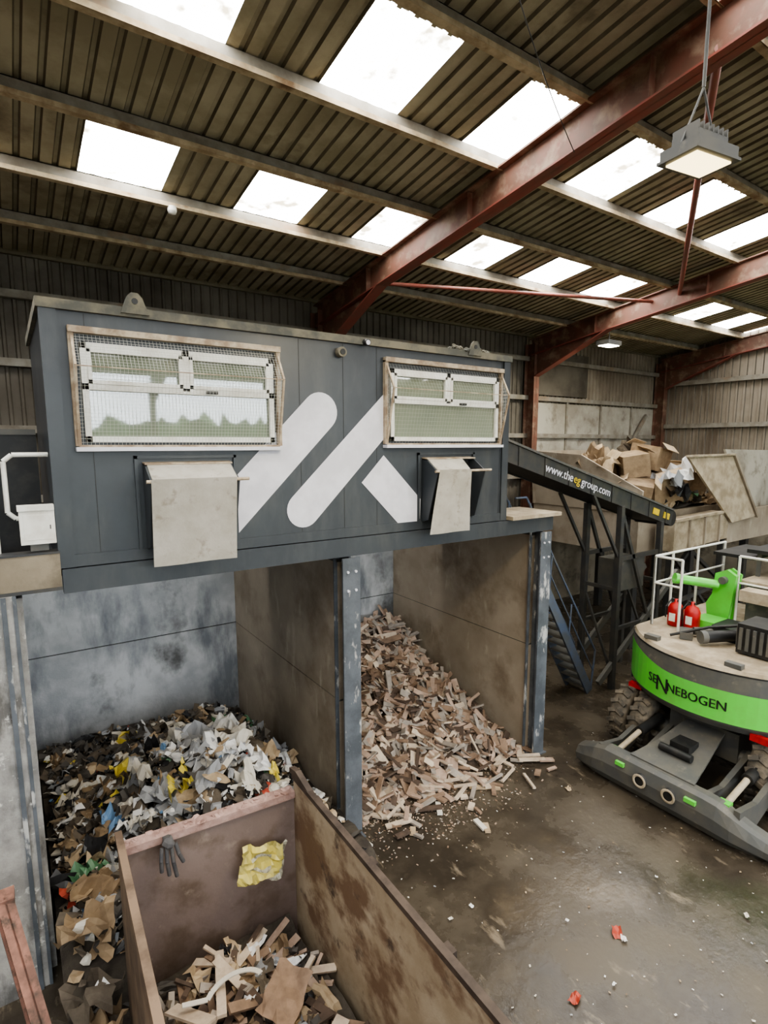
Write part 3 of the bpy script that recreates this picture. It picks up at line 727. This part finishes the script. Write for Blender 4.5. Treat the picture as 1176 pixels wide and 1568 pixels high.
# ---------------------------------------------------------------- feed hopper with cardboard at far right
hp=MB()
y0=7.4
hp.prism([(13.9,y0,3.52),(16.75,y0,3.6),(16.75,y0,2.85),(13.9,y0,2.75)],(0,.5,0),0)
hp.prism([(14.5,y0+.1,5.17),(16.9,y0+.1,5.19),(18.2,y0-.1,3.38),(16.75,y0-.1,3.3)],(0,.06,0),0)
hp.prism([(17.0,y0+.35,5.35),(20.4,y0+.35,5.3),(20.4,y0+.35,3.6),(18.2,y0+.15,3.38)],(0,.06,0),3)
hp.obox((14.45,y0+.08,5.19),(16.95,y0+.08,5.21),.1,.05,0); hp.obox((16.95,y0+.07,5.2),(18.25,y0-.12,3.36),.09,.07,1)
hp.obox((13.88,y0-.02,3.56),(16.77,y0-.02,3.64),.07,.07,0)
for x in (14.6,15.4,16.2): hp.bb(x-.03,x+.03,y0-.05,y0,2.8,3.55,1)
hp.bb(16.75,20.4,y0,y0+.15,2.7,3.6,1)
hp.bb(13.4,20.2,8.1,11.6,2.6,3.7,1)
hp.prism([(13.35,8.05,3.7),(13.35,8.0,4.3),(13.2,9.8,5.2),(13.2,11.6,5.3),(13.35,11.6,3.7)],(.06,0,0),1)
hp.prism([(13.3,11.5,3.7),(20.2,11.5,3.7),(20.2,11.6,5.3),(13.3,11.6,5.3)],(0,.06,0),1)
for x in (13.6,16.5,20.0):
    for y in (8.3,11.3): hp.bb(x-.1,x+.1,y-.1,y+.1,0,2.65,2)
hp.obox((13.6,8.3,.3),(16.5,8.3,2.4),.1,.1,2); hp.obox((16.5,8.3,2.4),(20.0,8.3,.3),.1,.1,2)
for x in (14.0,16.7): hp.bb(x-.06,x+.06,7.45,7.6,0,2.8,2)
hp.obox((14.0,7.5,1.3),(16.7,7.5,1.5),.08,.1,2); hp.obox((14.0,7.5,2.7),(16.7,7.5,.4),.07,.07,2)
hp.build('feed_hopper',[m_hdust,m_div,m_dark,m_mat])
bx=MB()
for (x,y,z,sx,sy,sz,r) in ((13.95,8.5,4.2,.9,.7,.7,.5),(14.9,8.5,4.3,1.0,.7,.8,-.2),(15.9,8.6,4.4,1.1,.8,1.0,.4),(14.2,8.9,4.95,.9,.7,.6,.9),(15.1,8.9,5.1,1.0,.8,.65,.2),(17.0,9.0,4.3,1.2,.9,1.0,-.3)):
    R=Euler((U(-.25,.25),U(-.25,.25),r)).to_matrix(); cc=Vector((x,y,z))
    bx.box(cc,(sx,sy,sz),0,R)
    for q in (-1,1):
        bx.box(cc+R@Vector((0,q*(sy/2+.08),sz/2+.05)),(sx*.95,.25,.01),1,R@Euler((q*-.7,0,0)).to_matrix())
bx.build('cardboard_boxes',[W[4],W[5]])
def h4(x,y):
    return 3.7+1.2*math.exp(-(abs(x-14.7)/1.7)**2.4-(abs(y-10.4)/1.3)**2.4)+.2*nz(x,y,.9)
g=MB(); vs=[];fs=[]
nx,ny=36,22
for i in range(nx+1):
    for j in range(ny+1):
        x=13.45+6.6*i/nx; y=8.15+3.3*j/ny; vs.append((x,y,max(h4(x,y),3.71)))
for i in range(nx):
    for j in range(ny): fs.append((i*(ny+1)+j,(i+1)*(ny+1)+j,(i+1)*(ny+1)+j+1,i*(ny+1)+j+1))
g.add(vs,fs,0,True)
for i in range(320):
    x=U(13.6,18); y=U(8.3,11.3); z=max(h4(x,y),3.75)
    s_=U(.12,.42)
    g.sheet(Vector((x,y,z+.1)),s_*1.5,s_,rotm(.9),1+random.choices(range(12),[.2,1,1,2,5,5,.1,.1,.02,.02,1,4])[0],.4,4)
for (x,y,z,s_,m) in ((13.7,9.2,4.8,.8,5),(14.6,8.1,4.6,.7,2),(15.1,8.05,4.7,.7,0),(14.9,8.0,4.2,.6,10),(15.3,8.1,4.3,.5,2),(13.6,9.8,5.1,.8,4),(14.3,9.9,5.2,.8,5),(15.2,9.9,5.2,.9,11)):
    g.sheet(Vector((x,y,z)),s_,s_*.8,rotm(.9),m+1,.5,7)
g.build('cardboard_waste_heap',[m_heap]+W)

# ---------------------------------------------------------------- lamps & cables
lm=MB()
c=Vector((4.19,2.25,7.45)); R=Euler((.0,.0,-.15)).to_matrix()
lm.box(c+Vector((0,0,.06)),(.42,.30,.08),0,R); lm.box(c+Vector((0,0,.13)),(.32,.2,.08),0,R); lm.box(c+Vector((0,0,.02)),(.46,.32,.02),0,R)
for i in range(7): lm.box(c+R@Vector((-.15+.05*i,0,.19)),(.012,.2,.06),0,R)
lm.box(c+Vector((0,0,.004)),(.36,.24,.012),1,R)
for sx in(-.2,.2): lm.tube(c+R@Vector((sx,0,.08)),c+R@Vector((0,0,.5)),.008,0)
lm.tube(c+Vector((0,0,.5)),(4.19,2.25,zr(2.25)-.01),.012,0)
lm.build('highbay_lamp',[m_hgrey,EM('lamp_warm',(1,.80,.42,1),2.0)])
l2=MB(); c2=Vector((14.2,9.8,8.3))
l2.box(c2,(.6,.4,.12),0); l2.box(c2-Vector((0,0,.07)),(.5,.32,.015),1); l2.tube(c2,(14.2,9.8,zr(9.8)-.01),.015,0)
l2.build('highbay_lamp.001',[m_hgrey,EM('lamp_warm2',(1,.95,.75,1),12)])
dt=MB(); yd=purl_y[2]-.05; zt_=zr(yd)-.22; dt.tube((2.42,yd,zt_),(2.42,yd,zt_-.06),.07,0,14); dt.lathe((2.42,yd,zt_-.06),(0,0,-1),[(.07,0),(.055,.04),(0,.055)],0,14)
dt.build('smoke_detector',[m_upvc])
cbm=MB()
p0=Vector((2.0,2.8,9.9)); p1=Vector((6.3,5.0,9.2)); prev=p0
for i in range(1,17):
    t=i/16; p=p0.lerp(p1,t)+Vector((0,0,-.25*math.sin(math.pi*t))); cbm.tube(prev,p,.006,0,6); prev=p
cbm.build('hanging_cable',[m_dark])
def area(name,loc,size,energy,col):
    l=bpy.data.lights.new(name,'AREA'); l.energy=energy; l.color=col; l.size=size
    o=bpy.data.objects.new(name,l); o.location=loc; scene.collection.objects.link(o)
area('highbay_lamp_light',c-Vector((0,0,.02)),.3,80,(1,.82,.5))
area('highbay_lamp_light.001',c2-Vector((0,0,.1)),.4,60,(1,.93,.75))

# ---------------------------------------------------------------- world, camera
w=bpy.data.worlds.new('World'); scene.world=w; w.use_nodes=True
bg=w.node_tree.nodes['Background']; bg.inputs[0].default_value=(.88,.94,1,1); bg.inputs[1].default_value=6.0
cam=bpy.data.cameras.new('Camera'); co=bpy.data.objects.new('Camera',cam); scene.collection.objects.link(co)
cam.sensor_fit='VERTICAL'; cam.sensor_height=36; cam.lens=867.3/1600*36
cam.shift_x=-12.24/1600; cam.shift_y=16.3/1600
co.location=(0,0,5.5); co.rotation_euler=(math.radians(90-8.04),0,math.radians(-34.7))
scene.camera=co
scene.view_settings.view_transform='AgX'
scene.view_settings.look='AgX - Medium High Contrast'
scene.view_settings.exposure=1.05
